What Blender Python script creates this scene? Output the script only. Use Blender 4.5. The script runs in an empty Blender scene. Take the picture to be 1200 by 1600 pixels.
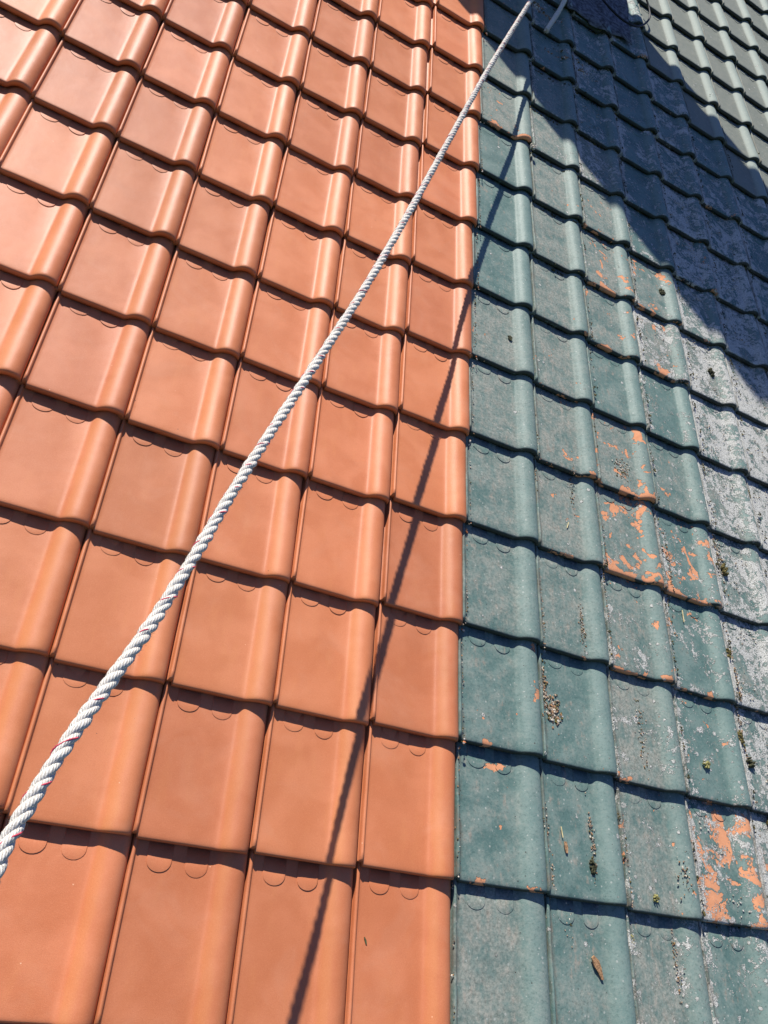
import bpy, bmesh, math, random
from mathutils import Matrix, Vector
S = bpy.context.scene
COL = S.collection
random.seed(7)

# ------------------------------------------------------------------ camera, sky, sun, exposure
# Roof frame: x to the right along the eaves, y up the slope, z out of the roof.
SLOPE = math.radians(39.3)
LIFT = Vector((0, 0, 6.5))                       # height of the roof frame's origin above the garden
M3 = Matrix.Rotation(SLOPE, 3, 'X')
MW = Matrix.Translation(LIFT) @ M3.to_4x4()
W, L = 0.2665, 0.34                              # cover width and gauge of one tile

CR = [[0.897996, 0.082211, 0.432255], [0.281681, -0.862108, -0.421219], [0.338022, 0.500011, -0.797327]]
CC = Vector((-1.08824, -0.21265, 1.89375))
right, down, fwd = Vector(CR[0]), Vector(CR[1]), Vector(CR[2])
cam_data = bpy.data.cameras.new('camera')
cam = bpy.data.objects.new('camera', cam_data)
COL.objects.link(cam)
rot = Matrix((right, -down, -fwd)).transposed()
cam.matrix_world = Matrix.Translation(MW @ CC) @ (M3 @ rot).to_4x4()
cam_data.sensor_fit = 'VERTICAL'
cam_data.sensor_height = 36
cam_data.lens = 36 * 1247.16 / 1600
cam_data.clip_start = 0.02
cam_data.clip_end = 800
S.camera = cam

SUN_A, SUN_B = 0.65, -1.54                       # shadow offset per unit of height, in the roof plane
sun_dir = (M3 @ Vector((-SUN_A, -SUN_B, 1))).normalized()
world = bpy.data.worlds.new('World')
S.world = world
world.use_nodes = True
wn = world.node_tree
wn.nodes.clear()
sky = wn.nodes.new('ShaderNodeTexSky')
sky.sky_type = 'NISHITA'
sky.sun_disc = False
sky.sun_elevation = math.asin(sun_dir.z)
sky.sun_rotation = math.atan2(sun_dir.x, sun_dir.y)
sky.ozone_density = 5.0
sky.dust_density = 0.6
bg = wn.nodes.new('ShaderNodeBackground')
bg.inputs['Strength'].default_value = 0.059
wo = wn.nodes.new('ShaderNodeOutputWorld')
tint = wn.nodes.new('ShaderNodeMix'); tint.data_type = 'RGBA'; tint.blend_type = 'MULTIPLY'
tint.inputs[0].default_value = 1.0; tint.inputs[7].default_value = (0.90, 0.97, 1.40, 1)     # deep clear-day blue
wn.links.new(sky.outputs[0], tint.inputs[6]); wn.links.new(tint.outputs[2], bg.inputs[0])
wn.links.new(bg.outputs[0], wo.inputs[0])
sd = bpy.data.lights.new('sun', 'SUN')
sd.energy = 5.0
sd.angle = math.radians(0.5)
sd.color = (1.0, 0.955, 0.88)
sun = bpy.data.objects.new('sun', sd)
COL.objects.link(sun)
sun.rotation_euler = sun_dir.to_track_quat('Z', 'Y').to_euler()
sun.location = MW @ Vector((-3, 6, 6))
S.view_settings.view_transform = 'Standard'
S.view_settings.look = 'None'
S.view_settings.gamma = 1
S.view_settings.use_curve_mapping = False
S.view_settings.exposure = 0.50

# ------------------------------------------------------------------ node helpers
class NT:
    def __init__(self, name):
        self.m = bpy.data.materials.new(name)
        self.m.use_nodes = True
        self.t = self.m.node_tree
        self.b = self.t.nodes['Principled BSDF']
    def n(self, typ, **kw):
        o = self.t.nodes.new(typ)
        for k, v in kw.items():
            setattr(o, k, v)
        return o
    def put(self, sock, v):
        if hasattr(v, 'is_linked') or isinstance(v, bpy.types.NodeSocket):
            self.t.links.new(v, sock)
        elif v is not None:
            if isinstance(v, (tuple, list)) and len(v) == 3 and sock.type == 'RGBA':
                v = (*v, 1)
            sock.default_value = v
    def math(self, op, a, b=0.0, c=None, clamp=False):
        o = self.n('ShaderNodeMath', operation=op, use_clamp=clamp)
        self.put(o.inputs[0], a); self.put(o.inputs[1], b)
        if c is not None: self.put(o.inputs[2], c)
        return o.outputs[0]
    def ss(self, v, lo, hi, a=0.0, b=1.0):
        o = self.n('ShaderNodeMapRange', interpolation_type='SMOOTHSTEP')
        self.put(o.inputs[0], v)
        self.put(o.inputs[1], lo); self.put(o.inputs[2], hi)
        self.put(o.inputs[3], a); self.put(o.inputs[4], b)
        return o.outputs[0]
    def mix(self, f, a, b, mode='MIX'):
        o = self.n('ShaderNodeMix', data_type='RGBA', blend_type=mode)
        self.put(o.inputs[0], f); self.put(o.inputs[6], a); self.put(o.inputs[7], b)
        return o.outputs[2]
    def noise(self, vec, scale, detail=3, rough=0.55, dist=0.0):
        o = self.n('ShaderNodeTexNoise')
        self.put(o.inputs['Vector'], vec)
        o.inputs['Scale'].default_value = scale
        o.inputs['Detail'].default_value = detail
        o.inputs['Roughness'].default_value = rough
        o.inputs['Distortion'].default_value = dist
        return o.outputs[0]
    def voro(self, vec, scale, feature='F1', rnd=1.0):
        o = self.n('ShaderNodeTexVoronoi', feature=feature)
        self.put(o.inputs['Vector'], vec)
        o.inputs['Scale'].default_value = scale
        o.inputs['Randomness'].default_value = rnd
        return o
    def vmath(self, op, a, b):
        o = self.n('ShaderNodeVectorMath', operation=op)
        self.put(o.inputs[0], a); self.put(o.inputs[1], b)
        return o.outputs[0]
    def attr(self, name):
        o = self.n('ShaderNodeAttribute', attribute_type='OBJECT', attribute_name=name)
        return o.outputs['Fac']
    def bump(self, h, dist, strength=1.0, normal=None):
        o = self.n('ShaderNodeBump')
        o.inputs['Strength'].default_value = strength
        o.inputs['Distance'].default_value = dist
        self.put(o.inputs['Height'], h)
        if normal is not None: self.put(o.inputs['Normal'], normal)
        return o.outputs[0]

def simple(name, col, rough=0.8, scale=60, amt=0.25, bump=0.0008, metallic=0.0, spec=0.3):
    k = NT(name)
    tc = k.n('ShaderNodeTexCoord').outputs['Object']
    nz = k.noise(tc, scale, 4)
    f = k.ss(nz, 0.3, 0.7)
    a = tuple(c * (1 - amt) for c in col); b = tuple(min(1, c * (1 + amt)) for c in col)
    k.put(k.b.inputs['Base Color'], k.mix(f, a, b))
    k.b.inputs['Roughness'].default_value = rough
    k.b.inputs['Metallic'].default_value = metallic
    k.b.inputs['Specular IOR Level'].default_value = spec
    k.put(k.b.inputs['Normal'], k.bump(nz, bump))
    return k.m

# ------------------------------------------------------------------ materials
def mat_new_tile():
    k = NT('orange engobed clay')
    tc = k.n('ShaderNodeTexCoord').outputs['Object']
    rnd = k.n('ShaderNodeObjectInfo').outputs['Random']
    off = k.n('ShaderNodeCombineXYZ')
    k.put(off.inputs[0], k.math('MULTIPLY', rnd, 37.0)); k.put(off.inputs[1], k.math('MULTIPLY', rnd, 91.0)); k.put(off.inputs[2], k.math('MULTIPLY', rnd, 17.0))
    v = k.vmath('ADD', tc, off.outputs[0])
    sep = k.n('ShaderNodeSeparateXYZ'); k.put(sep.inputs[0], tc)
    stretch = k.vmath('MULTIPLY', v, (1.0, 0.22, 1.0))
    cloud = k.noise(v, 9, 2, 0.5, 0.4)
    streak = k.noise(stretch, 38, 3, 0.5)
    base = k.mix(k.ss(cloud, 0.35, 0.68), (0.490, 0.156, 0.062), (0.545, 0.186, 0.081))
    base = k.mix(k.math('MULTIPLY', k.ss(streak, 0.5, 0.75), 0.2), base, (0.56, 0.21, 0.075))
    # yellower left flank of the roll: sunlit tone without sheen, put into the colour
    wob = k.math('MULTIPLY', k.math('SUBTRACT', k.noise(v, 11, 2), 0.5), 0.03)
    xx = k.math('ADD', sep.outputs[0], wob)
    fl = k.math('MULTIPLY', k.ss(xx, 0.190, 0.202), k.ss(xx, 0.226, 0.210))
    base = k.mix(k.math('MULTIPLY', fl, 0.42), base, (0.54, 0.200, 0.062))
    grain = k.noise(v, 380, 4, 0.75)
    base = k.mix(k.math('MULTIPLY', k.ss(grain, 0.50, 0.70), 0.22), base, (0.66, 0.30, 0.15))
    base = k.mix(k.math('MULTIPLY', k.ss(grain, 0.48, 0.30), 0.25), base, (0.33, 0.095, 0.035))
    # kiln tone of the single tile
    tone = k.math('ADD', k.math('MULTIPLY', rnd, 0.20), 0.90)
    cmb = k.n('ShaderNodeCombineColor')
    k.put(cmb.inputs[0], tone); k.put(cmb.inputs[1], k.math('MULTIPLY', tone, k.math('ADD', 0.98, k.math('MULTIPLY', k.math('FRACT', k.math('MULTIPLY', rnd, 7.3)), 0.04)))); k.put(cmb.inputs[2], tone)
    base = k.mix(1.0, base, cmb.outputs[0], 'MULTIPLY')
    film = k.math('MULTIPLY', k.ss(k.noise(k.vmath('ADD', v, (4.0, 2.0, 0)), 7, 5, 0.62, 0.8), 0.50, 0.72), 0.12)
    base = k.mix(film, base, (0.56, 0.30, 0.19))
    # pale chips and dark specks
    vo = k.voro(v, 32)
    near = k.math('LESS_THAN', vo.outputs['Distance'], 0.045)
    gate = k.n('ShaderNodeSeparateColor'); k.put(gate.inputs[0], vo.outputs['Color'])
    chip = k.math('MULTIPLY', near, k.math('GREATER_THAN', gate.outputs[0], 0.90))
    base = k.mix(k.math('MULTIPLY', chip, 0.8), base, (0.78, 0.48, 0.30))
    vo2 = k.voro(k.vmath('ADD', v, (3.1, 2.2, 0)), 22)
    g2 = k.n('ShaderNodeSeparateColor'); k.put(g2.inputs[0], vo2.outputs['Color'])
    sp = k.math('MULTIPLY', k.math('LESS_THAN', vo2.outputs['Distance'], 0.035), k.math('GREATER_THAN', g2.outputs[1], 0.93))
    base = k.mix(k.math('MULTIPLY', sp, 0.85), base, (0.09, 0.05, 0.03))
    k.put(k.b.inputs['Base Color'], base)
    k.put(k.b.inputs['Roughness'], k.math('ADD', 0.46, k.math('MULTIPLY', cloud, 0.12)))
    k.b.inputs['Specular IOR Level'].default_value = 0.38
    fine = k.noise(v, 620, 3, 0.6)
    mid = k.noise(v, 16, 2, 0.5)
    n1 = k.bump(mid, 0.0011)
    k.put(k.b.inputs['Normal'], k.bump(fine, 0.00036, 1.0, n1))
    return k.m

def mat_old_tile():
    k = NT('weathered green glazed tile')
    tc = k.n('ShaderNodeTexCoord').outputs['Object']
    rnd = k.n('ShaderNodeObjectInfo').outputs['Random']
    off = k.n('ShaderNodeCombineXYZ')
    k.put(off.inputs[0], k.math('MULTIPLY', rnd, 41.0)); k.put(off.inputs[1], k.math('MULTIPLY', rnd, 83.0)); k.put(off.inputs[2], k.math('MULTIPLY', rnd, 23.0))
    v = k.vmath('ADD', tc, off.outputs[0])
    sep = k.n('ShaderNodeSeparateXYZ'); k.put(sep.inputs[0], tc)
    X, Y = sep.outputs[0], sep.outputs[1]
    stretch = k.vmath('MULTIPLY', v, (1.0, 0.25, 1.0))
    dust, lich, chips, pale = k.attr('dust'), k.attr('lichen'), k.attr('chips'), k.attr('pale')
    n_big = k.noise(v, 13, 4, 0.6, 0.3)
    n_mid = k.noise(v, 45, 5, 0.65)
    n_fine = k.noise(v, 260, 4, 0.7)
    n_str = k.noise(stretch, 60, 4, 0.6)
    base = k.mix(k.ss(n_big, 0.3, 0.7), (0.078, 0.142, 0.126), (0.145, 0.212, 0.186))
    base = k.mix(k.math('MULTIPLY', k.ss(n_fine, 0.45, 0.8), 0.35), base, (0.15, 0.22, 0.20))
    base = k.mix(k.math('MULTIPLY', k.ss(X, 0.19, 0.205), 0.5), base, (0.165, 0.235, 0.210))
    mot = k.noise(v, 120, 5, 0.75)
    base = k.mix(k.math('MULTIPLY', k.ss(mot, 0.52, 0.66), 0.45), base, (0.20, 0.235, 0.205))
    base = k.mix(k.math('MULTIPLY', k.ss(mot, 0.46, 0.36), 0.40), base, (0.035, 0.070, 0.064))
    rust = k.math('MULTIPLY', k.ss(k.math('ADD', k.math('MULTIPLY', n_str, 0.6), k.math('MULTIPLY', n_mid, 0.4)), 0.56, 0.66), k.ss(X, 0.19, 0.16))
    base = k.mix(k.math('MULTIPLY', rust, 0.62), base, (0.27, 0.215, 0.165))
    # dust film, thickest in the pan
    pan = k.math('MULTIPLY', k.ss(X, 0.0, 0.035, 0.75, 1.0), k.ss(X, 0.175, 0.205, 1.0, 0.32))
    dn = k.math('ADD', k.math('MULTIPLY', n_mid, 0.45), k.math('ADD', k.math('MULTIPLY', n_big, 0.35), k.math('MULTIPLY', n_str, 0.3)))
    dm = k.math('MULTIPLY', k.ss(k.math('ADD', dn, k.math('MULTIPLY', dust, 0.42)), 0.64, 0.98), pan, clamp=True)
    dm = k.math('MULTIPLY', dm, k.math('ADD', 0.25, k.math('MULTIPLY', dust, 0.75)), clamp=True)
    dustcol = k.mix(k.ss(mot, 0.36, 0.64), (0.17, 0.165, 0.135), (0.36, 0.335, 0.28))
    base = k.mix(dm, base, dustcol)
    base = k.mix(k.math('MULTIPLY', pale, 0.85), base, k.mix(k.ss(X, 0.185, 0.2), k.mix(n_mid, (0.12, 0.140, 0.118), (0.25, 0.24, 0.19)), (0.25, 0.285, 0.245)))
    # pale specks
    vs = k.voro(v, 95)
    gs = k.n('ShaderNodeSeparateColor'); k.put(gs.inputs[0], vs.outputs['Color'])
    speck = k.math('MULTIPLY', k.math('LESS_THAN', vs.outputs['Distance'], k.math('MULTIPLY', gs.outputs[1], 0.30)), k.math('GREATER_THAN', gs.outputs[0], 0.72))
    base = k.mix(k.math('MULTIPLY', speck, 0.6), base, (0.36, 0.38, 0.34))
    # flaked paint shows the clay under it
    cn = k.math('ADD', k.math('MULTIPLY', k.noise(v, 15, 2, 0.5, 0.6), 0.75), k.math('MULTIPLY', k.noise(v, 70, 3, 0.6), 0.25))
    lipb = k.math('MULTIPLY', k.ss(Y, 0.030, 0.004), k.math('MINIMUM', k.math('MULTIPLY', chips, 0.5), 0.11))
    cn2 = k.math('ADD', k.math('ADD', cn, lipb), k.math('MULTIPLY', chips, 0.17))
    cm = k.math('MULTIPLY', k.ss(cn2, 0.690, 0.697), k.math('GREATER_THAN', chips, 0.01))
    rim = k.math('MULTIPLY', k.ss(cn2, 0.672, 0.690), k.math('GREATER_THAN', chips, 0.01))
    base = k.mix(k.math('MULTIPLY', rim, 0.35), base, (0.13, 0.12, 0.10))
    base = k.mix(cm, base, k.mix(n_mid, (0.50, 0.20, 0.095), (0.66, 0.32, 0.17)))
    # lichen: crusty patches and small round colonies
    wp = k.n('ShaderNodeNewGeometry').outputs['Position']
    ln = k.math('ADD', k.math('MULTIPLY', k.noise(wp, 13, 3, 0.6, 0.8), 0.40), k.math('ADD', k.math('MULTIPLY', k.noise(wp, 62, 4, 0.72, 0.4), 0.38), k.math('MULTIPLY', k.noise(wp, 210, 3, 0.7), 0.22)))
    lth = k.math('SUBTRACT', 0.665, k.math('MULTIPLY', lich, 0.225))
    edge = k.math('MULTIPLY', k.ss(X, 0.050, 0.012), k.math('MULTIPLY', lich, 0.15))
    lm = k.ss(k.math('SUBTRACT', k.math('ADD', ln, edge), lth), 0.0, 0.012)
    warp = k.vmath('ADD', v, k.vmath('MULTIPLY', k.n('ShaderNodeTexNoise').outputs[1], (0.0, 0.0, 0.0)))
    vl = k.voro(k.vmath('ADD', v, (1.7, 5.1, 0)), 42)
    gl = k.n('ShaderNodeSeparateColor'); k.put(gl.inputs[0], vl.outputs['Color'])
    rr = k.math('ADD', vl.outputs['Distance'], k.math('MULTIPLY', k.math('SUBTRACT', n_fine, 0.5), 0.55))
    dot = k.math('MULTIPLY', k.ss(rr, k.math('ADD', 0.03, k.math('MULTIPLY', gl.outputs[1], 0.30)), k.math('MULTIPLY', gl.outputs[1], 0.28)), k.math('LESS_THAN', gl.outputs[0], k.math('MULTIPLY', lich, 0.65)))
    lm = k.math('MAXIMUM', lm, dot)
    lm = k.math('MULTIPLY', lm, k.math('GREATER_THAN', lich, 0.02))
    pit = k.ss(k.noise(v, 240, 4, 0.8), 0.38, 0.48)
    lcol = k.mix(k.ss(n_fine, 0.3, 0.7), (0.38, 0.38, 0.34), (0.68, 0.67, 0.62))
    lcol = k.mix(pit, (0.11, 0.10, 0.08), lcol)
    base = k.mix(k.math('MULTIPLY', lm, 0.93), base, lcol)
    # dark dirt in the side channel and small dark dots
    ch = k.math('MULTIPLY', k.ss(X, 0.026, 0.014), k.ss(n_str, 0.40, 0.62))
    base = k.mix(k.math('MULTIPLY', ch, 0.6), base, (0.085, 0.075, 0.055))
    vd = k.voro(k.vmath('ADD', v, (9.7, 3.1, 0)), 55)
    gd = k.n('ShaderNodeSeparateColor'); k.put(gd.inputs[0], vd.outputs['Color'])
    dd = k.math('MULTIPLY', k.math('LESS_THAN', vd.outputs['Distance'], k.math('MULTIPLY', gd.outputs[1], 0.12)), k.math('GREATER_THAN', gd.outputs[0], 0.78))
    base = k.mix(k.math('MULTIPLY', dd, 0.8), base, (0.025, 0.022, 0.018))
    k.put(k.b.inputs['Base Color'], base)
    # the front faces of the noses are darkened almost to black
    nose_dark = k.math('MULTIPLY', k.ss(Y, 0.0075, 0.0015), k.ss(k.math('ADD', n_mid, k.math('MULTIPLY', cm, -0.35)), 0.22, 0.42))
    base = k.mix(k.math('MULTIPLY', nose_dark, 0.9), base, (0.022, 0.024, 0.020))
    k.put(k.b.inputs['Base Color'], base)
    ro = k.math('ADD', 0.55, k.math('MULTIPLY', dm, 0.30))
    k.put(k.b.inputs['Roughness'], k.math('MAXIMUM', k.math('ADD', ro, k.math('MULTIPLY', pale, 0.12)), k.math('MULTIPLY', k.math('MAXIMUM', lm, cm), 0.92)))
    k.b.inputs['Specular IOR Level'].default_value = 0.3
    h = k.math('ADD', k.math('MULTIPLY', lm, k.math('ADD', 0.35, n_fine)), k.math('MULTIPLY', cm, -0.7))
    h = k.math('ADD', h, k.math('MULTIPLY', n_fine, 0.15))
    n1 = k.bump(n_big, 0.003)
    k.put(k.b.inputs['Normal'], k.bump(h, 0.0034, 1.0, n1))
    return k.m

def mat_rope():
    k = NT('white rope fibre')
    uv = k.n('ShaderNodeUVMap').outputs[0]
    yarn = k.n('ShaderNodeVectorMath', operation='MULTIPLY'); k.put(yarn.inputs[0], uv); yarn.inputs[1].default_value = (1, 1, 0)
    wv = k.n('ShaderNodeTexWave', wave_type='BANDS', bands_direction='X')
    mp = k.n('ShaderNodeMapping'); k.put(mp.inputs[0], uv); mp.inputs['Rotation'].default_value = (0, 0, math.radians(38))
    k.put(wv.inputs[0], mp.outputs[0]); wv.inputs['Scale'].default_value = 1.6; wv.inputs['Distortion'].default_value = 2.5; wv.inputs['Detail'].default_value = 3; wv.inputs['Detail Scale'].default_value = 2
    tc = k.n('ShaderNodeTexCoord').outputs['Object']
    nz = k.noise(tc, 420, 4, 0.7)
    f = k.math('ADD', k.math('MULTIPLY', wv.outputs['Fac'], 0.45), k.math('MULTIPLY', nz, 0.55))
    k.put(k.b.inputs['Base Color'], k.mix(k.ss(f, 0.25, 0.7), (0.48, 0.44, 0.375), (0.76, 0.72, 0.64)))
    k.b.inputs['Roughness'].default_value = 0.85
    k.b.inputs['Specular IOR Level'].default_value = 0.25
    k.put(k.b.inputs['Normal'], k.bump(f, 0.0011))
    return k.m

def mat_brick():
    k = NT('red brick masonry')
    tc = k.n('ShaderNodeTexCoord').outputs['Object']
    b = k.n('ShaderNodeTexBrick'); k.put(b.inputs['Vector'], tc)
    b.inputs['Color1'].default_value = (0.30, 0.10, 0.06, 1); b.inputs['Color2'].default_value = (0.36, 0.14, 0.08, 1); b.inputs['Mortar'].default_value = (0.35, 0.33, 0.30, 1)
    b.inputs['Scale'].default_value = 4
    k.put(k.b.inputs['Base Color'], b.outputs[0]); k.b.inputs['Roughness'].default_value = 0.9
    return k.m

MAT = dict(new=mat_new_tile(), old=mat_old_tile(), rope=mat_rope(), brick=mat_brick(),
           deck=simple('dark underlay membrane', (0.03, 0.03, 0.033), 0.9),
           batten=simple('spruce batten', (0.28, 0.19, 0.11), 0.85),
           tracer=simple('red tracer yarn', (0.55, 0.06, 0.10), 0.8, 300),
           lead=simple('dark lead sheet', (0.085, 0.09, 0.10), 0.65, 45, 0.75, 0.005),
           cable=simple('black cable', (0.012, 0.012, 0.014), 0.5),
           moss=simple('olive brown moss', (0.105, 0.085, 0.028), 0.95, 160, 0.6, 0.002),
           mossy=simple('yellow green moss', (0.24, 0.22, 0.08), 0.95, 180, 0.5, 0.002),
           mossd=simple('dark moss', (0.045, 0.045, 0.022), 0.95, 160, 0.6, 0.002),
           clay=simple('orange clay crumb', (0.48, 0.17, 0.07), 0.9, 90, 0.4),
           grit=simple('beige grit', (0.25, 0.185, 0.13), 0.95, 120, 0.7),
           gritp=simple('pale grit', (0.46, 0.42, 0.34), 0.95, 120, 0.4),
           wood=simple('dry wood chip', (0.30, 0.17, 0.085), 0.85, 240, 0.5),
           straw=simple('dry straw', (0.60, 0.50, 0.26), 0.8),
           leaf=simple('dried green leaf', (0.07, 0.085, 0.035), 0.8),
           mortar=simple('grey mortar crumb', (0.42, 0.40, 0.36), 0.95, 90, 0.4),
           grass=simple('garden grass', (0.05, 0.085, 0.025), 0.95, 3, 0.4),
           plaster=simple('pale wall render', (0.55, 0.52, 0.46), 0.95, 20, 0.1),
           concrete=simple('grey concrete', (0.32, 0.31, 0.29), 0.9, 15, 0.2))

# ------------------------------------------------------------------ object helpers
def link(name, me, mat=None, parent=None, smooth=True):
    if mat is not None and not me.materials: me.materials.append(mat)
    if smooth:
        me.polygons.foreach_set('use_smooth', [True] * len(me.polygons))
    o = bpy.data.objects.new(name, me)
    COL.objects.link(o)
    if parent is not None: o.parent = parent
    return o
def mesh_of(bm, name):
    me = bpy.data.meshes.new(name); bm.to_mesh(me); bm.free(); return me
def onroof(o, x, y, z, rz=0.0):
    """stand a top-level object on the roof frame"""
    o.matrix_world = MW @ Matrix.Translation((x, y, z)) @ Matrix.Rotation(rz, 4, 'Z')
def tag(o, label, cat=None, group=None, kind=None):
    if label: o['label'] = label
    if cat: o['category'] = cat
    if group: o['group'] = group
    if kind: o['kind'] = kind
def empty(name):
    o = bpy.data.objects.new(name, None); o.empty_display_size = 0.1; COL.objects.link(o); return o
def bx(bm, x0, x1, y0, y1, z0, z1):
    vs = [bm.verts.new((x, y, z)) for z in (z0, z1) for (x, y) in ((x0, y0), (x1, y0), (x1, y1), (x0, y1))]
    for f in ((0, 3, 2, 1), (4, 5, 6, 7), (0, 1, 5, 4), (1, 2, 6, 5), (2, 3, 7, 6), (3, 0, 4, 7)):
        bm.faces.new([vs[i] for i in f])

# ------------------------------------------------------------------ ground and house body (below the roof)
bm = bmesh.new()
bmesh.ops.create_grid(bm, x_segments=8, y_segments=8, size=300)
g = link('ground', mesh_of(bm, 'ground'), MAT['grass'], smooth=False); tag(g, 'flat grassy garden ground far below the roof', kind='structure')

# ------------------------------------------------------------------ the roof tile
T = 0.0250                                        # step between two courses
PROFILE = [(-.016, -.0115), (.0005, -.0115), (.0012, -.001), (.0022, .0050), (.0042, .0078), (.0068, .0086), (.0094, .0076),
           (.0114, .0045), (.0130, .0012), (.0155, .0004), (.022, .0000), (.045, -.0004), (.075, -.0011), (.105, -.0022), (.135, -.0035), (.160, -.0047),
           (.178, -.0055), (.1855, -.0054), (.1900, -.0042), (.1935, -.0018), (.1975, .0022), (.2020, .0064), (.2075, .0105), (.2140, .0141), (.2215, .0167), (.2300, .0180), (.2380, .0176),
           (.2455, .0158), (.2520, .0126), (.2570, .0086), (.2605, .0042), (.2628, -.0004), (.2640, -.0060)]
def pan_dip(x, y):
    px = (x - .015) / .17
    z = -.0014 * math.sin(math.pi * px) * math.sin(math.pi * min(1, y / .34))
    d = max(0, x - (.100 + (.30 - y) * .30) + .5 * max(0, y - .26))   # the pan falls away towards the roll on its upper right
    d = d * d / (d + .006)
    e = max(0, min(1, (x - .155) / .028)); e = e * e * (3 - 2 * e)
    return z - .045 * d * (1 - e) * min(1, y / .05)
def tile_mesh(name, seed, worn):
    r = random.Random(seed)
    q = 1.5 if worn else 1.0
    ys = [(0.0, -0.0198 if worn else -.0208), (0.0, -0.0120 - .004 * (q - 1)), (0.0004 * q, -.0050 * q), (.0020 * q, -.0024 * q), (.0048 * q, -.0011 * q), (.009 * q, -.0005 * q), (.016 * q if worn else .014, -.0001),
          (.03, 0), (.06, 0), (.10, 0), (.15, 0), (.20, 0), (.25, 0), (.30, 0), (.35, 0), (.405, 0)]
    a1, a2, a3 = r.uniform(-.0006, .0006), r.uniform(-.0007, .0007), r.uniform(-.0005, .0005)
    bm = bmesh.new(); grid = []
    for (y, dz) in ys:
        row = []
        for (x, z) in PROFILE:
            yy, zz = y, z + dz - T * y / L
            if x < .0125:                        # the rib stops short of the nose
                if y < .001: yy = .009
                elif y < .012: yy = .009 + y * .3
                if z > 0: zz = z * min(1, max(.15, (y - .002) / .012)) + dz - T * y / L
            t = max(0, min(1, y / .30))
            if .015 < x < .190 and dz > -.002: zz += pan_dip(x, y)
            if x > .184:
                rollw = (x - .184) / .08
                zz += (.0022 * (1 - t) ** 2) * max(0, math.sin(math.pi * min(1, rollw * 1.1)))
                yy += .0015 * math.sin(math.pi * min(1, rollw)) * (1 if y < .001 else 0) * -1
            zz += a1 * math.sin(x * 31) + a2 * math.sin(y * 17 + seed) + a3 * math.sin(x * 19 + y * 23)
            row.append(bm.verts.new((x, yy, zz)))
        grid.append(row)
    # underside of the nose
    under = [bm.verts.new((v.co.x, .040, v.co.z + .0065)) for v in grid[0]]
    for a, b in zip([under] + grid[:-1], grid):
        for i in range(len(PROFILE) - 1):
            bm.faces.new((a[i], a[i + 1], b[i + 1], b[i]))
    # two tongues with half-round ends on the upper part of the pan
    for cx, rad, cy in ((.066, .0275, .3135), (.150, .0255, .3105)):
        def zat(y, x): return -T * y / L - (.0011 + (x - .075) * .040 if x > .075 else .0004 + (x - .045) * .0233) + pan_dip(x, y)
        out = [(cx + rad * math.cos(math.pi + math.pi * i / 12), cy + rad * .82 * math.sin(math.pi + math.pi * i / 12)) for i in range(13)]
        out += [(cx + rad, .37), (cx - rad, .37)]
        top = [bm.verts.new((x, y, zat(y, x) + .0011)) for x, y in out]
        topi = [bm.verts.new((cx + (x - cx) * .955, cy + (y - cy) * (.955 if y < cy + .01 else 1), zat(y, x) + .0012)) for x, y in out]
        bot = [bm.verts.new((x, y, zat(y, x) - .003)) for x, y in out]
        n = len(out)
        for i in range(n):
            j = (i + 1) % n
            bm.faces.new((bot[i], bot[j], top[j], top[i]))
            bm.faces.new((top[i], top[j], topi[j], topi[i]))
        bm.faces.new(topi)
    bx(bm, .104, .120, .004, .030, -.0285, -.0222 if not worn else -.0205)   # nib under the nose
    me = mesh_of(bm, name)
    return me

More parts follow.
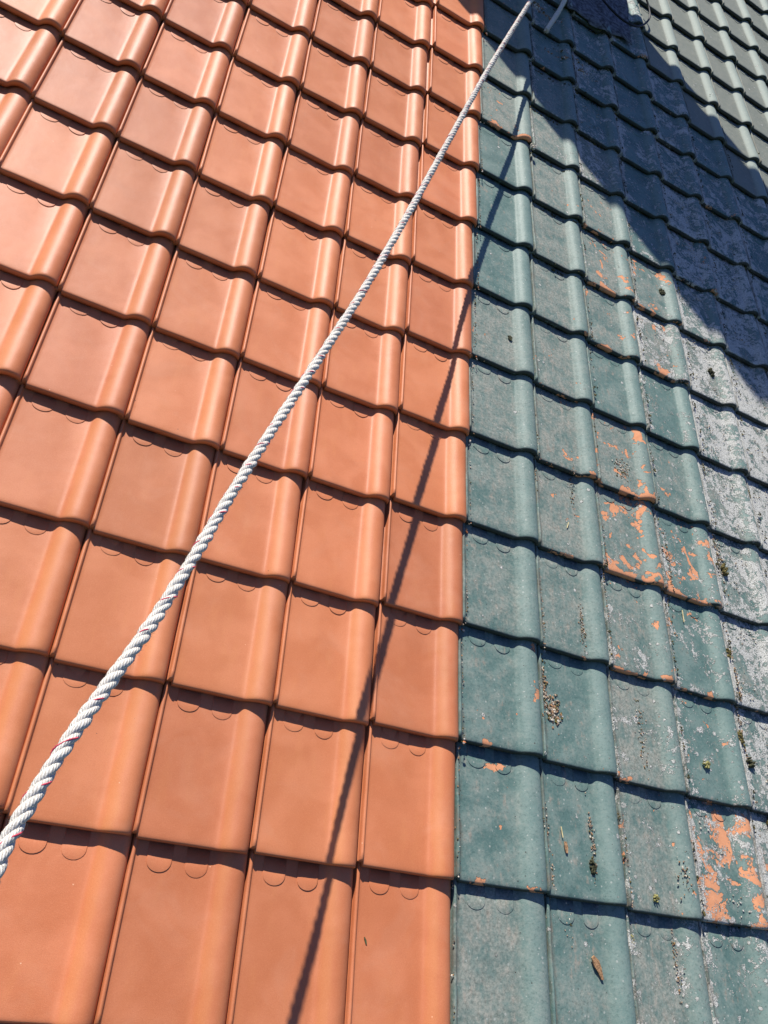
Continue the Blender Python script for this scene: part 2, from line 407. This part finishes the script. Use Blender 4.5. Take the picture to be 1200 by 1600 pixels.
def field_jitter(poly, res, c, r, fx, fy):
    b = (1, c, r, c * c, c * r, r * r)
    rr = max(0, min(13, r)); cc = max(-6, min(6, c))
    b = (1, cc, rr, cc * cc, cc * rr, rr * rr)
    dx = sum(p * q for p, q in zip(poly[0], b)); dy = sum(p * q for p, q in zip(poly[1], b))
    q = res.get((c, r))
    if r < 0: dy -= .012; dx += .010
    if r == 0: dx += .004
    if q:
        dx += max(-.008, min(.008, q[0] * 1e-4 * fx)); dy += max(-.007, min(.007, q[1] * 1e-4 * fy))
    return dx, dy
POLY_NEW=[[-0.00417, -3e-05, 0.00169, 0.0005, 0.00042, -0.00013], [0.01346, 0.01484, -0.00333, 0.0038, 0.00117, 0.00053]]
RES_NEW={(0,0):(31,-182),(-1,0):(-36,-34),(-2,0):(-90,-32),(-3,0):(-75,-63),(0,1):(60,-41),(-1,1):(45,52),(-2,1):(91,155),(-3,1):(-32,19),(-4,1):(-73,-116),(0,2):(63,15),(-1,2):(-66,80),(-2,2):(-19,101),(-4,2):(21,-13),(0,3):(40,178),(-1,3):(-4,49),(-2,3):(63,141),(-3,3):(102,124),(-4,3):(85,106),(-5,3):(5,-100),(0,4):(-53,6),(-1,4):(7,-91),(-2,4):(28,118),(-3,4):(90,-12),(-4,4):(49,-22),(-5,4):(-18,-49),(0,5):(-91,-40),(-1,5):(-23,-141),(-2,5):(22,-23),(-3,5):(-60,12),(-4,5):(4,97),(-5,5):(-11,-41),(-6,5):(56,-118),(0,6):(-149,-25),(-1,6):(-28,-87),(-2,6):(-108,76),(-3,6):(43,-23),(-4,6):(-44,111),(-5,6):(-27,26),(-6,6):(-54,-94),(0,7):(38,78),(-1,7):(-43,-215),(-2,7):(-3,-190),(-3,7):(32,-49),(-4,7):(22,100),(-5,7):(-38,15),(-6,7):(-38,-8),(0,8):(47,-52),(-1,8):(-70,-213),(-2,8):(57,-48),(-3,8):(70,23),(-4,8):(-8,162),(-5,8):(28,112),(0,9):(58,173),(-1,9):(-71,-254),(-2,9):(-4,67),(-3,9):(57,112),(-4,9):(12,55),(0,10):(121,237),(-1,10):(-110,-364),(-2,10):(15,1),(0,11):(123,493),(-1,11):(-138,-353)}
POLY_OLD=[[0.01689, -0.00312, -0.00442, -0.00045, 0.00013, 0.00042], [0.01498, -0.00804, 0.00408, 0.00065, -0.00145, 6e-05]]
RES_OLD={(1,0):(30,-136),(2,0):(-101,-76),(3,0):(16,-155),(1,1):(-14,46),(2,1):(-14,81),(3,1):(-99,-78),(4,1):(62,-45),(1,2):(43,11),(2,2):(-65,42),(3,2):(60,2),(4,2):(-9,-30),(1,3):(36,11),(2,3):(-4,96),(3,3):(28,160),(4,3):(76,89),(1,4):(115,78),(2,4):(49,145),(3,4):(60,194),(4,4):(61,83),(1,5):(-72,-12),(2,5):(-33,5),(3,5):(-107,46),(4,5):(10,116),(5,5):(26,42),(1,6):(-56,53),(2,6):(-86,-29),(3,6):(-94,16),(4,6):(-22,49),(5,6):(-84,-295),(1,7):(71,-132),(2,7):(22,-102),(3,7):(14,-28),(4,7):(87,112),(5,7):(-85,-59),(1,8):(38,-95),(2,8):(12,-160),(3,8):(98,-9),(1,9):(-10,2),(2,9):(18,-124),(3,9):(-54,-186),(4,9):(29,73),(1,10):(-39,-7),(2,10):(-1,-145),(3,10):(-34,-137),(4,10):(-104,-396),(5,10):(-12,47),(1,11):(-37,243),(2,11):(-27,161),(3,11):(137,88),(4,11):(60,221),(5,11):(-32,91),(6,11):(34,32)}

def copy_tile(proto_meshes, parent, mat, c, r, poly, res, rnd):
    dx, dy = field_jitter(poly, res, c, r, .35, .35)
    me = rnd.choice(proto_meshes)
    o = bpy.data.objects.new('tile', me)
    COL.objects.link(o); o.parent = parent
    o.location = ((c - 1) * W + dx, r * L + dy, rnd.uniform(-.0006, .0008))
    o.rotation_euler = (rnd.gauss(0, .0020), rnd.gauss(0, .0042), rnd.gauss(0, .0052))
    if parent is old_roof and c == 1:
        o.scale.x = 1.06; o.location.x -= W * .06 + .001
    return o

# two adjoining roofs: the newly tiled half and the old half
def roof_root(name, label, cat):
    o = empty(name); o.matrix_world = MW.copy(); tag(o, label, cat); return o
new_roof = roof_root('roof', 'newly covered roof half of clean glazed orange clay tiles, left of the straight seam', 'roof')
old_roof = roof_root('roof', 'old roof half of weathered green tiles with lichen and flaked paint, right of the seam', 'roof')
NEW_C, NEW_R = range(-8, 1), range(-2, 15)
OLD_C, OLD_R = range(1, 12), range(-2, 20)
X0, XM, X1 = (NEW_C[0] - 1) * W, 0.0, OLD_C[-1] * W
Y0, Y1 = -2 * L, 22 * L
for root, a, b in ((new_roof, X0, XM - .002), (old_roof, XM + .002, X1)):
    bm = bmesh.new(); bx(bm, a, b, Y0, Y1, -.16, -.115)
    link('roof_deck', mesh_of(bm, 'roof_deck'), MAT['deck'], root, False)
    for r in range(-2, 21):
        bm = bmesh.new(); bx(bm, a, b, r * L + .34, r * L + .385, -.113, -.075)
        link('batten', mesh_of(bm, 'batten'), MAT['batten'], root, False)

rn = random.Random(3)
new_meshes = [tile_mesh('orange_tile', s, False) for s in range(5)]
for m in new_meshes: m.materials.append(MAT['new']); m.polygons.foreach_set('use_smooth', [True] * len(m.polygons))
old_meshes = [tile_mesh('green_tile', s + 20, True) for s in range(5)]
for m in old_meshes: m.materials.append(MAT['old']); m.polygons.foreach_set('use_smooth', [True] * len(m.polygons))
for r in NEW_R:
    for c in NEW_C:
        copy_tile(new_meshes, new_roof, MAT['new'], c, r, POLY_NEW, RES_NEW, rn)

CHIPS = {(3, 3): .80, (4, 3): .85, (3, 4): .50, (4, 0): .95, (3, 7): .60, (4, 6): .45, (3, 6): .30, (3, 2): .35, (1, 9): .35, (1, 0): .22, (2, 3): .22, (5, 0): .6,
         (3, 8): .30, (2, 4): .25, (4, 2): .30, (4, 7): .40, (5, 7): .15, (3, 0): .2, (3, 1): .12, (2, 6): .15, (5, 8): .35, (4, 1): .15, (2, 5): .15, (1, 1): .1}
DUST = {(2, 3): .7, (2, 4): .8, (2, 5): .8, (2, 6): .85, (2, 7): .9, (2, 8): .95, (2, 9): .9, (3, 3): .5, (3, 4): .75, (3, 7): .8, (3, 8): .8, (3, 9): .6, (3, 6): .5, (3, 5): .35,
        (1, 0): .35, (1, 1): .35, (1, 2): .5, (1, 3): .5, (1, 4): .55, (1, 5): .6, (1, 6): .3, (1, 7): .25, (1, 8): .2, (1, 9): .6, (1, 10): .6, (2, 1): .3, (2, 2): .5, (2, 0): .3, (3, 0): .55, (3, 1): .65, (3, 2): .5,
        (4, 1): .15, (4, 2): .2, (4, 3): .3, (4, 4): .45, (4, 5): .2, (4, 0): .3, (4, 6): .8, (5, 6): .8}
LICH = {(3, 6): .15, (3, 5): .1, (3, 4): .15, (3, 3): .3, (3, 2): .45, (3, 1): .42, (3, 0): .45, (4, 7): .3, (4, 6): .78, (4, 5): .42, (4, 4): .35, (4, 3): .55, (4, 2): .5, (4, 1): .45, (4, 0): .62,
        (5, 6): .9, (5, 5): .92, (5, 4): .85, (5, 3): .88, (5, 2): .95, (5, 1): .8, (5, 0): .7, (3, 7): .3, (3, 8): .25, (2, 9): .45, (2, 10): .5, (2, 11): .4, (2, 12): .5, (3, 9): .7, (3, 10): .62, (3, 11): .75, (3, 12): .6,
        (4, 8): .5, (4, 9): .45, (4, 10): .6, (4, 11): .35, (5, 7): .7, (5, 8): .85, (5, 9): .9, (5, 10): .85, (5, 11): .7, (6, 8): .9, (6, 9): .85, (6, 10): .6, (6, 11): .5, (6, 7): .9, (6, 6): .95, (6, 5): .95, (6, 4): .9}
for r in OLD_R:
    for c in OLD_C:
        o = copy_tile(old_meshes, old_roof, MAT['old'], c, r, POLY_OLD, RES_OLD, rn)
        pale = 0.0
        if r >= 11 and c >= 5: pale = max(0, min(1, (r + c - 17) / 2.0))
        if r >= 11 and c >= 5 and r + c >= 18: pale = 1
        if c == 1 and r >= 8: pale = .12 + .06 * min(3, r - 8)
        o['pale'] = float(pale)
        shady = r >= 8 and c >= 3 or r >= 11 and c >= 2  # tiles inside the cast shade; their dust is dropped to paint them darker
        o['dust'] = float(min(.66, .08 + DUST.get((c, r), .0 if shady else .3 + .3 * rn.random()))) if pale < .5 else .3
        dl = (.04 if c == 1 else .10 if c == 2 else .35 if c == 3 else .5 if c == 4 else .75) + rn.uniform(-.05, .08)
        if shady: dl = rn.uniform(.45, .8)
        nb = [LICH.get((c + i, r + j), dl) for i in (-1, 0, 1) for j in (-1, 0, 1)]
        o['lichen'] = float(.6 * LICH.get((c, r), dl) + .4 * sum(nb) / 9) if pale < .5 else .12
        o['chips'] = float(CHIPS.get((c, r), 0.0 if rn.random() < .75 else .1)) if pale < .5 else 0.0

# ------------------------------------------------------------------ lead apron lying over the old tiles
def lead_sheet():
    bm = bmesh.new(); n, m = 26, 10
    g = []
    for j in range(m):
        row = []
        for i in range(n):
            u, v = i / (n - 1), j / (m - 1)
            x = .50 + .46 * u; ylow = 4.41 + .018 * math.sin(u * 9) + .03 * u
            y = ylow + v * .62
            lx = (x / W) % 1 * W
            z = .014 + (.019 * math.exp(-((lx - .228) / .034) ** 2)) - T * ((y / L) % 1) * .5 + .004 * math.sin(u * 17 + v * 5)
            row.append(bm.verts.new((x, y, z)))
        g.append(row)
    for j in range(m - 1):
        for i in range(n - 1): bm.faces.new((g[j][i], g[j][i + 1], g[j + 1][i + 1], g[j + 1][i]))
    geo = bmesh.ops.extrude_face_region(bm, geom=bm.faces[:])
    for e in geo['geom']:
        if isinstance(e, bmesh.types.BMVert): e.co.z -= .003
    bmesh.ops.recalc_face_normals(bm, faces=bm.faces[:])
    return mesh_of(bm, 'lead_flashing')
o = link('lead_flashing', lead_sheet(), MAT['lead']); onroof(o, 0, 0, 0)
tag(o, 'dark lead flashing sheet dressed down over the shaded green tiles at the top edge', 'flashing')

# ------------------------------------------------------------------ tubes
def catmull(pts, step):
    out = []; n = len(pts)
    for i in range(n - 1):
        p0, p1, p2, p3 = (pts[max(0, i - 1)], pts[i], pts[i + 1], pts[min(n - 1, i + 2)])
        k = max(1, int((p2 - p1).length / step))
        for s in range(k):
            t = s / k
            out.append(.5 * ((2 * p1) + (p2 - p0) * t + (2 * p0 - 5 * p1 + 4 * p2 - p3) * t * t + (3 * p1 - p0 - 3 * p2 + p3) * t ** 3))
    out.append(pts[-1]); return out
def frames(path):
    fr = []; up = Vector((0, 0, 1))
    for i, p in enumerate(path):
        t = (path[min(i + 1, len(path) - 1)] - path[max(i - 1, 0)]).normalized()
        s = t.cross(up).normalized(); u = s.cross(t).normalized()
        fr.append((p, t, s, u))
    return fr
def tube(path, rad, seg=8, name='tube', caps=True):
    bm = bmesh.new(); uvl = bm.loops.layers.uv.new('UVMap'); rings = []; acc = 0; ds = []
    for i, (p, t, s, u) in enumerate(frames(path)):
        if i: acc += (path[i] - path[i - 1]).length
        ds.append(acc)
        r = rad(acc) if callable(rad) else rad
        rings.append([bm.verts.new(p + (s * math.cos(a) + u * math.sin(a)) * r) for a in (2 * math.pi * k / seg for k in range(seg))])
    for i in range(len(rings) - 1):
        for k in range(seg):
            f = bm.faces.new((rings[i][k], rings[i][(k + 1) % seg], rings[i + 1][(k + 1) % seg], rings[i + 1][k]))
            for lp, (uu, vv) in zip(f.loops, ((k / seg, ds[i]), ((k + 1) / seg, ds[i]), ((k + 1) / seg, ds[i + 1]), (k / seg, ds[i + 1]))):
                lp[uvl].uv = (uu * .031 * 60, vv * 60)
    if caps: bm.faces.new(rings[0][::-1]); bm.faces.new(rings[-1])
    bmesh.ops.recalc_face_normals(bm, faces=bm.faces[:])
    return mesh_of(bm, name)

# black wire loop on the lead
wire = [Vector(p) for p in ((1.00, 5.05, .07), (1.06, 4.97, .06), (1.096, 4.90, .045), (1.10, 4.81, .035), (1.045, 4.69, .035), (.97, 4.60, .04), (.87, 4.57, .045), (.76, 4.60, .055), (.70, 4.70, .05), (.69, 4.84, .05))]
o = link('cable', tube(catmull(wire, .012), .006, 8, 'cable'), MAT['cable']); onroof(o, 0, 0, 0)
tag(o, 'thin black cable curved in an open loop on the shaded tiles near the lead sheet', 'cable')

# ------------------------------------------------------------------ the rope
ROPE = [(-1.10, -.62, .93), (-1.088, -.42, .885), (-1.072, -.26, .85), (-1.063, -.135, .825), (-1.048, -.07, .812), (-1.023, .012, .793), (-.988, .108, .768), (-.948, .217, .741), (-.910, .337, .714), (-.863, .497, .682),
        (-.803, .685, .643), (-.714, .956, .586), (-.617, 1.256, .526), (-.488, 1.692, .457), (-.346, 2.194, .387), (-.143, 2.912, .300), (.148, 3.878, .181), (.33, 4.48, .115), (.52, 5.10, .055), (.66, 5.55, .034)]
R_S, R_H, PITCH = .0058, .0046, .066
def make_rope(path, label, nm='rope', seed=1, tracer=True, scale=1.0):
    root = empty(nm); root.matrix_world = MW.copy()
    tag(root, label, 'rope')
    fr = frames(path); acc = [0]
    for i in range(1, len(path)): acc.append(acc[-1] + (path[i] - path[i - 1]).length)
    rr = random.Random(seed)
    strands = []
    for sidx in range(3):
        hp = []
        for (p, t, s, u), d in zip(fr, acc):
            a = -2 * math.pi * d / PITCH + sidx * 2 * math.pi / 3 + .25 * math.sin(d * 5.1) + .5 * math.sin(d * 1.7)
            rad = R_H * scale * (1 + .05 * math.sin(d * 37 + sidx * 2))
            hp.append(p + (s * math.cos(a) + u * math.sin(a)) * rad)
        strands.append(hp)
        me = tube(hp, lambda q, k=sidx: R_S * scale * (1 + .09 * math.sin(q * 61 + k) + .07 * math.sin(q * 143 + 2 * k) + .05 * math.sin(q * 17 * (k + 1))), 10, 'rope_strand')
        link('strand', me, MAT['rope'], root)
    if tracer:
        hp = []
        for (p, t, s, u), d in zip(fr, acc):
            a = -2 * math.pi * d / PITCH + .25 * math.sin(d * 5.1) + .5 * math.sin(d * 1.7) + .10
            hp.append(p + (s * math.cos(a) + u * math.sin(a)) * (R_H + R_S * (.80 + .17 * math.sin(2 * math.pi * d / .021 + 1) + .06 * math.sin(d * 13))) * scale)
        o = link('tracer_yarn', tube(hp, .0012 * scale, 5, 'tracer_yarn'), MAT['tracer'], root)
        tag(o, 'thin red tracer yarn twisted into the white rope')
    # loose fibres
    bm = bmesh.new()
    for k in range(int(acc[-1] * 2200)):
        q = rr.random() ** 1.3 * acc[-1]
        i = min(len(fr) - 1, max(0, int(q / acc[-1] * (len(fr) - 1))))
        p, t, s, u = fr[i]; a = rr.uniform(0, 2 * math.pi)
        n = s * math.cos(a) + u * math.sin(a); tg = s * -math.sin(a) + u * math.cos(a)
        p0 = p + n * (R_H + R_S) * scale * rr.uniform(.86, .97) + t * rr.uniform(-.003, .003)
        ln = rr.uniform(.002, .0075); dr = (n * rr.uniform(.3, 1) + t * rr.uniform(-1.2, 1.2) + tg * rr.uniform(-1, 1)).normalized()
        p1 = p0 + dr * ln; w = t.cross(dr); w = (w.normalized() if w.length > .01 else s) * .00024
        v = [bm.verts.new(c) for c in (p0 - w, p0 + w, p1 + n * .0003)]
        bm.faces.new(v)
    o = link('rope_fuzz', mesh_of(bm, 'rope_fuzz'), MAT['rope'], root, False); tag(o, None, kind='stuff')
    return root
make_rope(catmull([Vector(p) for p in ROPE], .0032), 'long taut white twisted rope with red tracer, stretched diagonally above the orange tiles')
tail = [(.350, 4.035, .026), (.376, 4.115, .030), (.410, 4.215, .036), (.445, 4.325, .034), (.492, 4.500, .040), (.53, 4.66, .050), (.57, 4.9, .050), (.63, 5.2, .045)]
make_rope(catmull([Vector(p) for p in tail], .0040), 'frayed grey rope end lying on the shaded green tiles beside the taut rope', seed=5, tracer=False, scale=1.25)

# ------------------------------------------------------------------ moss, crumbs and litter
def lump(name, seed, rx, ry, rz, mat):
    r = random.Random(seed); bm = bmesh.new()
    for k in range(r.randint(14, 20)):
        a = r.uniform(0, 6.28); q = r.uniform(0, 1.0) ** .6; cx, cy = math.cos(a) * q * rx, math.sin(a) * q * ry
        sc = r.uniform(.16, .42)
        res = bmesh.ops.create_icosphere(bm, subdivisions=2, radius=1)
        for v in res['verts']:
            d = v.co.normalized(); k2 = 1 + .22 * math.sin(d.x * 7 + seed + k) * math.sin(d.y * 9 + k) + r.uniform(-.16, .16)
            v.co = Vector((cx + d.x * rx * sc * k2, cy + d.y * ry * sc * k2, rz * .2 + d.z * rz * .8 * k2 * r.uniform(.9, 1.1)))
    return link(name, mesh_of(bm, name), mat)
MOSS = [  # x, y, z, rx, ry, rz, material, label, category
    (1.104, 1.182, .004, .016, .022, .012, 'moss', 'brown moss cushion in the white lichen crust, beside the two orange chipped tiles'),
    (1.301, 1.583, -.004, .013, .018, .013, 'moss', 'small rusty brown moss ball at the right picture edge, highest of the moss cushions'),
    (1.060, .848, .000, .013, .020, .011, 'moss', 'brown moss tuft in the side joint of the thickly lichened tile'),
    (1.071, .560, -.004, .015, .022, .013, 'moss', 'olive brown moss tuft at the left side of the lowest lichened tile'),
    (1.090, .480, .002, .012, .016, .013, 'mossd', 'dark moss tuft just below the olive one by the right picture edge'),
    (.980, 2.539, -.010, .020, .022, .010, 'mossd', 'dark moss patch where the big shade ends, on a green tile'),
    (1.204, 2.173, -.010, .016, .022, .012, 'mossd', 'black moss tuft in a grey lichen tile just under the shade edge'),
    (.545, 1.672, -.015, .020, .010, .010, 'moss', 'brown moss lump wedged under the lip above the dusty chipped tile'),
    (1.050, 1.345, -.012, .013, .012, .012, 'moss', 'round brown moss lump squeezed in the corner under a lip beside the chipped tiles'),
    (.562, -.085, -.014, .012, .020, .012, 'mossy', 'yellowish moss cushion casting a shadow in a side joint at the bottom'),
    (.642, .031, .001, .008, .010, .006, 'mossy', 'tiny yellow green moss dot above the bottom lip of a green tile'),
    (.436, .090, -.006, .009, .016, .008, 'mossd', 'small dark green moss tuft at the lower end of the grit streak'),
    (.894, .440, .002, .014, .012, .006, 'mossy', 'flat yellow lichen cushion beside white spots on a clean green tile'),
    (1.155, .300, .004, .014, .026, .012, 'moss', 'elongated brown moss strip in the outermost joint low at the right edge')]
for i, (x, y, z, rx, ry, rz, m, lab) in enumerate(MOSS):
    o = lump('moss_clump', 100 + i, rx, ry, rz, MAT[m]); onroof(o, x, y, z - T * ((y / L) % 1) + .002)
    tag(o, lab, 'moss', 'moss clumps on the old tiles')

def surf_z(x, y):
    """height of the tile surface at a point of the roof plane"""
    c = math.floor(x / W) ; lx = x - c * W; ly = y % L
    z = PROFILE[-1][1]
    for (xa, za), (xb, zb) in zip(PROFILE[1:], PROFILE[2:]):
        if xa <= lx <= xb: z = za + (zb - za) * (lx - xa) / (xb - xa); break
    return z - T * ly / L
PHI = (1 + 5 ** .5) / 2
ICO_V = [Vector(p).normalized() for p in ((-1, PHI, 0), (1, PHI, 0), (-1, -PHI, 0), (1, -PHI, 0), (0, -1, PHI), (0, 1, PHI), (0, -1, -PHI), (0, 1, -PHI), (PHI, 0, -1), (PHI, 0, 1), (-PHI, 0, -1), (-PHI, 0, 1))]
ICO_F = ((0, 11, 5), (0, 5, 1), (0, 1, 7), (0, 7, 10), (0, 10, 11), (1, 5, 9), (5, 11, 4), (11, 10, 2), (10, 7, 6), (7, 1, 8), (3, 9, 4), (3, 4, 2), (3, 2, 6), (3, 6, 8), (3, 8, 9), (4, 9, 5), (2, 4, 11), (6, 2, 10), (8, 6, 7), (9, 8, 1))
def crumbs(name, spots, mats, seed, label):
    r = random.Random(seed); vs, fs, mi = [], [], []
    for (x, y, sx, sy, n, sz) in spots:
        for k in range(n):
            px, py = r.gauss(x, sx), r.gauss(y, sy)
            s = sz * r.uniform(.35, 1.25); m = r.randrange(len(mats)); zz = surf_z(px, py); b = len(vs)
            a, bb, c = r.uniform(.7, 1.2), r.uniform(.7, 1.3), r.uniform(.5, .8)
            for v in ICO_V:
                q = r.uniform(.75, 1.2)
                vs.append((px + v.x * s * a * q, py + v.y * s * bb * q, zz + s * .35 + v.z * s * c * q))
            for f in ICO_F: fs.append((f[0] + b, f[1] + b, f[2] + b)); mi.append(m)
    me = bpy.data.meshes.new(name); me.from_pydata(vs, [], fs)
    for m in mats: me.materials.append(m)
    me.polygons.foreach_set('material_index', mi)
    o = link(name, me, None, None, False); onroof(o, 0, 0, 0); tag(o, label, kind='stuff'); return o
SPOTS = [(.444, .150, .005, .045, 90, .0028), (.318, .500, .014, .022, 160, .0042), (.290, .570, .006, .045, 110, .0036), (.442, .790, .005, .035, 110, .0024), (.283, .790, .004, .10, 130, .0026),
         (.655, 1.466, .018, .026, 130, .0034), (.285, .150, .004, .07, 90, .0026), (.300, .05, .004, .03, 30, .0026), (.555, .10, .004, .09, 90, .0030), (.752, .09, .012, .03, 50, .003), (.36, -.04, .006, .03, 20, .0022),
         (.715, -.12, .005, .05, 60, .0028), (.65, .50, .01, .06, 90, .0026), (.27, 1.4, .005, .10, 60, .0026), (.43, 1.35, .006, .05, 70, .0024), (.33, 4.32, .02, .02, 40, .008), (.40, 4.28, .04, .01, 40, .006),
         (.50, 3.95, .07, .01, 70, .006), (.56, 4.02, .05, .01, 40, .006), (.545, 2.0, .005, .1, 50, .0026), (.83, 1.1, .005, .10, 90, .003), (1.08, .7, .006, .12, 140, .0034), (1.09, 1.25, .008, .08, 100, .0034),
         (.20, 1.885, .006, .012, 22, .003), (.006, .6, .004, .5, 160, .0024), (.008, 2.2, .004, .6, 200, .0030), (.0085 + W * 2, 1.0, .004, .12, 70, .0028)]
crumbs('grit', SPOTS, [MAT['grit'], MAT['grit'], MAT['wood'], MAT['gritp'], MAT['moss']], 11, 'beige grit and moss crumbs gathered in the joints of the green tiles')
crumbs('clay_crumbs', [(.006 + .002 * (q % 3), q * L - .004, .004, .006, 5 + (q * 7) % 6, .0036) for q in range(-1, 12)] + [(-.03, 1.70, .05, .01, 3, .002)], [MAT['clay'], MAT['clay'], MAT['grit'], MAT['mortar']], 21, 'orange clay and mortar crumbs along the seam beside the new tiles')
# lichen grains and tufts standing proud of the crusted tiles
r = random.Random(5); LS = []
for (c, rw), v in LICH.items():
    if v > .6:
        for k in range(int(9 * v)):
            LS.append(((c - 1) * W + r.uniform(.02, .2), rw * L + r.uniform(.01, .29), .016, .016, 9, .0030))
crumbs('lichen_crust', LS, [MAT['gritp'], MAT['gritp'], MAT['mortar'], MAT['grit']], 12, 'whitish crusty lichen grains on the green tiles at the right')
# rims of dark moss under the lips in the shade
LS = []
for rw in range(0, 12):
    for c in range(3, 8):
        for k in range(7 if c >= 4 else 3):
            LS.append(((c - 1) * W + r.uniform(-.002, .008), rw * L + r.uniform(.0, .29), .003, .008, 6, .0036))
for rw in range(0, 14):
    for c in range(2, 8):
        if rw >= 7 or c >= 4:
            n = 16 if rw >= 8 else 9
            for k in range(n):
                x = (c - 1) * W + r.uniform(0, W); LS.append((x, rw * L - .006, .003, .003, 3, .0042 if rw >= 7 else .003))
crumbs('joint_moss', LS, [MAT['mossd'], MAT['mossd'], MAT['moss']], 13, 'dark moss rims growing along the tile lips')

def flake(name, outline, thick, mat, x, y, rz, label, cat, tilt=.25, dz=.003):
    bm = bmesh.new()
    top = [bm.verts.new((a, b, thick + abs(a) * tilt)) for a, b in outline]; bot = [bm.verts.new((a, b, abs(a) * tilt)) for a, b in outline]
    bm.faces.new(top); bm.faces.new(bot[::-1]); n = len(outline)
    for i in range(n): bm.faces.new((bot[i], bot[(i + 1) % n], top[(i + 1) % n], top[i]))
    o = link(name, mesh_of(bm, name), mat, None, False); onroof(o, x, y, surf_z(x, y) + dz, rz); tag(o, label, cat); return o
flake('wood_chip', [(-.008, .026), (.002, .028), (.010, .012), (.009, -.006), (.004, -.032), (-.002, -.030), (-.004, -.010), (-.010, .006)], .004, MAT['wood'], .440, -.150, .45, 'splintered brown wood chip lying on the bottom row green tile', 'wood chip')
flake('leaf', [(-.004, .014), (.004, .013), (.006, 0), (.003, -.016), (-.003, -.015), (-.005, -.002)], .002, MAT['wood'], .346, .128, .15, 'small curled brown leaf on the green tile left of the grit streak', 'leaf')
flake('straw', [(-.0015, .014), (.0015, .014), (.0012, -.014), (-.0012, -.014)], .002, MAT['straw'], .336, .165, .2, 'short pale straw bit just above the brown leaf', 'straw')
flake('straw', [(-.0018, .022), (.0018, .022), (.0015, -.022), (-.0015, -.022)], .002, MAT['straw'], .880, .945, .05, 'pale yellow straw bit near the top of a white spotted green tile', 'straw')
flake('leaf', [(-.0015, .008), (.001, .008), (.0022, 0), (.001, -.008), (-.002, -.006)], .001, MAT['leaf'], -.224, -.148, .45, 'tiny dark green leaf scrap on the bottom right orange tile', 'leaf', dz=.001)
flake('leaf', [(-.010, .008), (.004, .012), (.010, .002), (.004, -.012), (-.006, -.008)], .003, MAT['mossd'], .164, 1.884, .2, 'dark scrap for a hole, on the second column of green tile next to the seam', 'leaf')  # thin dark scrap laid over the tile in place of a dark hole
flake('straw', [(-.0015, .012), (.0015, .012), (.0012, -.012), (-.0012, -.012)], .002, MAT['straw'], .395, 1.150, -.3, 'short yellow straw bit in the middle of the dusty green column', 'straw')
o = lump('mortar_crumb', 300, .012, .016, .010, MAT['gritp']); onroof(o, .262, 3.05, .012); tag(o, 'pale mortar crumb stuck at the seam corner of a tile at the shade edge', 'mortar crumb')

# ------------------------------------------------------------------ unseen brick stack added above the picture to throw the broad shade
ch = empty('shade_caster'); ch.matrix_world = Matrix.Translation(MW @ Vector((-.245, 5.15, 0)))
tag(ch, 'wide brick stack added out of view above the picture to cast the broad shade', 'shade_caster')
cw, cd, chh = 1.37, .50, 5.6
bm = bmesh.new(); bx(bm, -cw / 2, cw / 2, -cd / 2, cd / 2, -.9, chh)
link('shaft', mesh_of(bm, 'shaft'), MAT['brick'], ch, False)
bm = bmesh.new(); bx(bm, -cw / 2 - .05, cw / 2 + .05, -cd / 2 - .05, cd / 2 + .05, chh + .002, chh + .08)
link('cap', mesh_of(bm, 'cap'), MAT['concrete'], ch, False)

S.render.engine = 'CYCLES'
S.cycles.max_bounces = 6
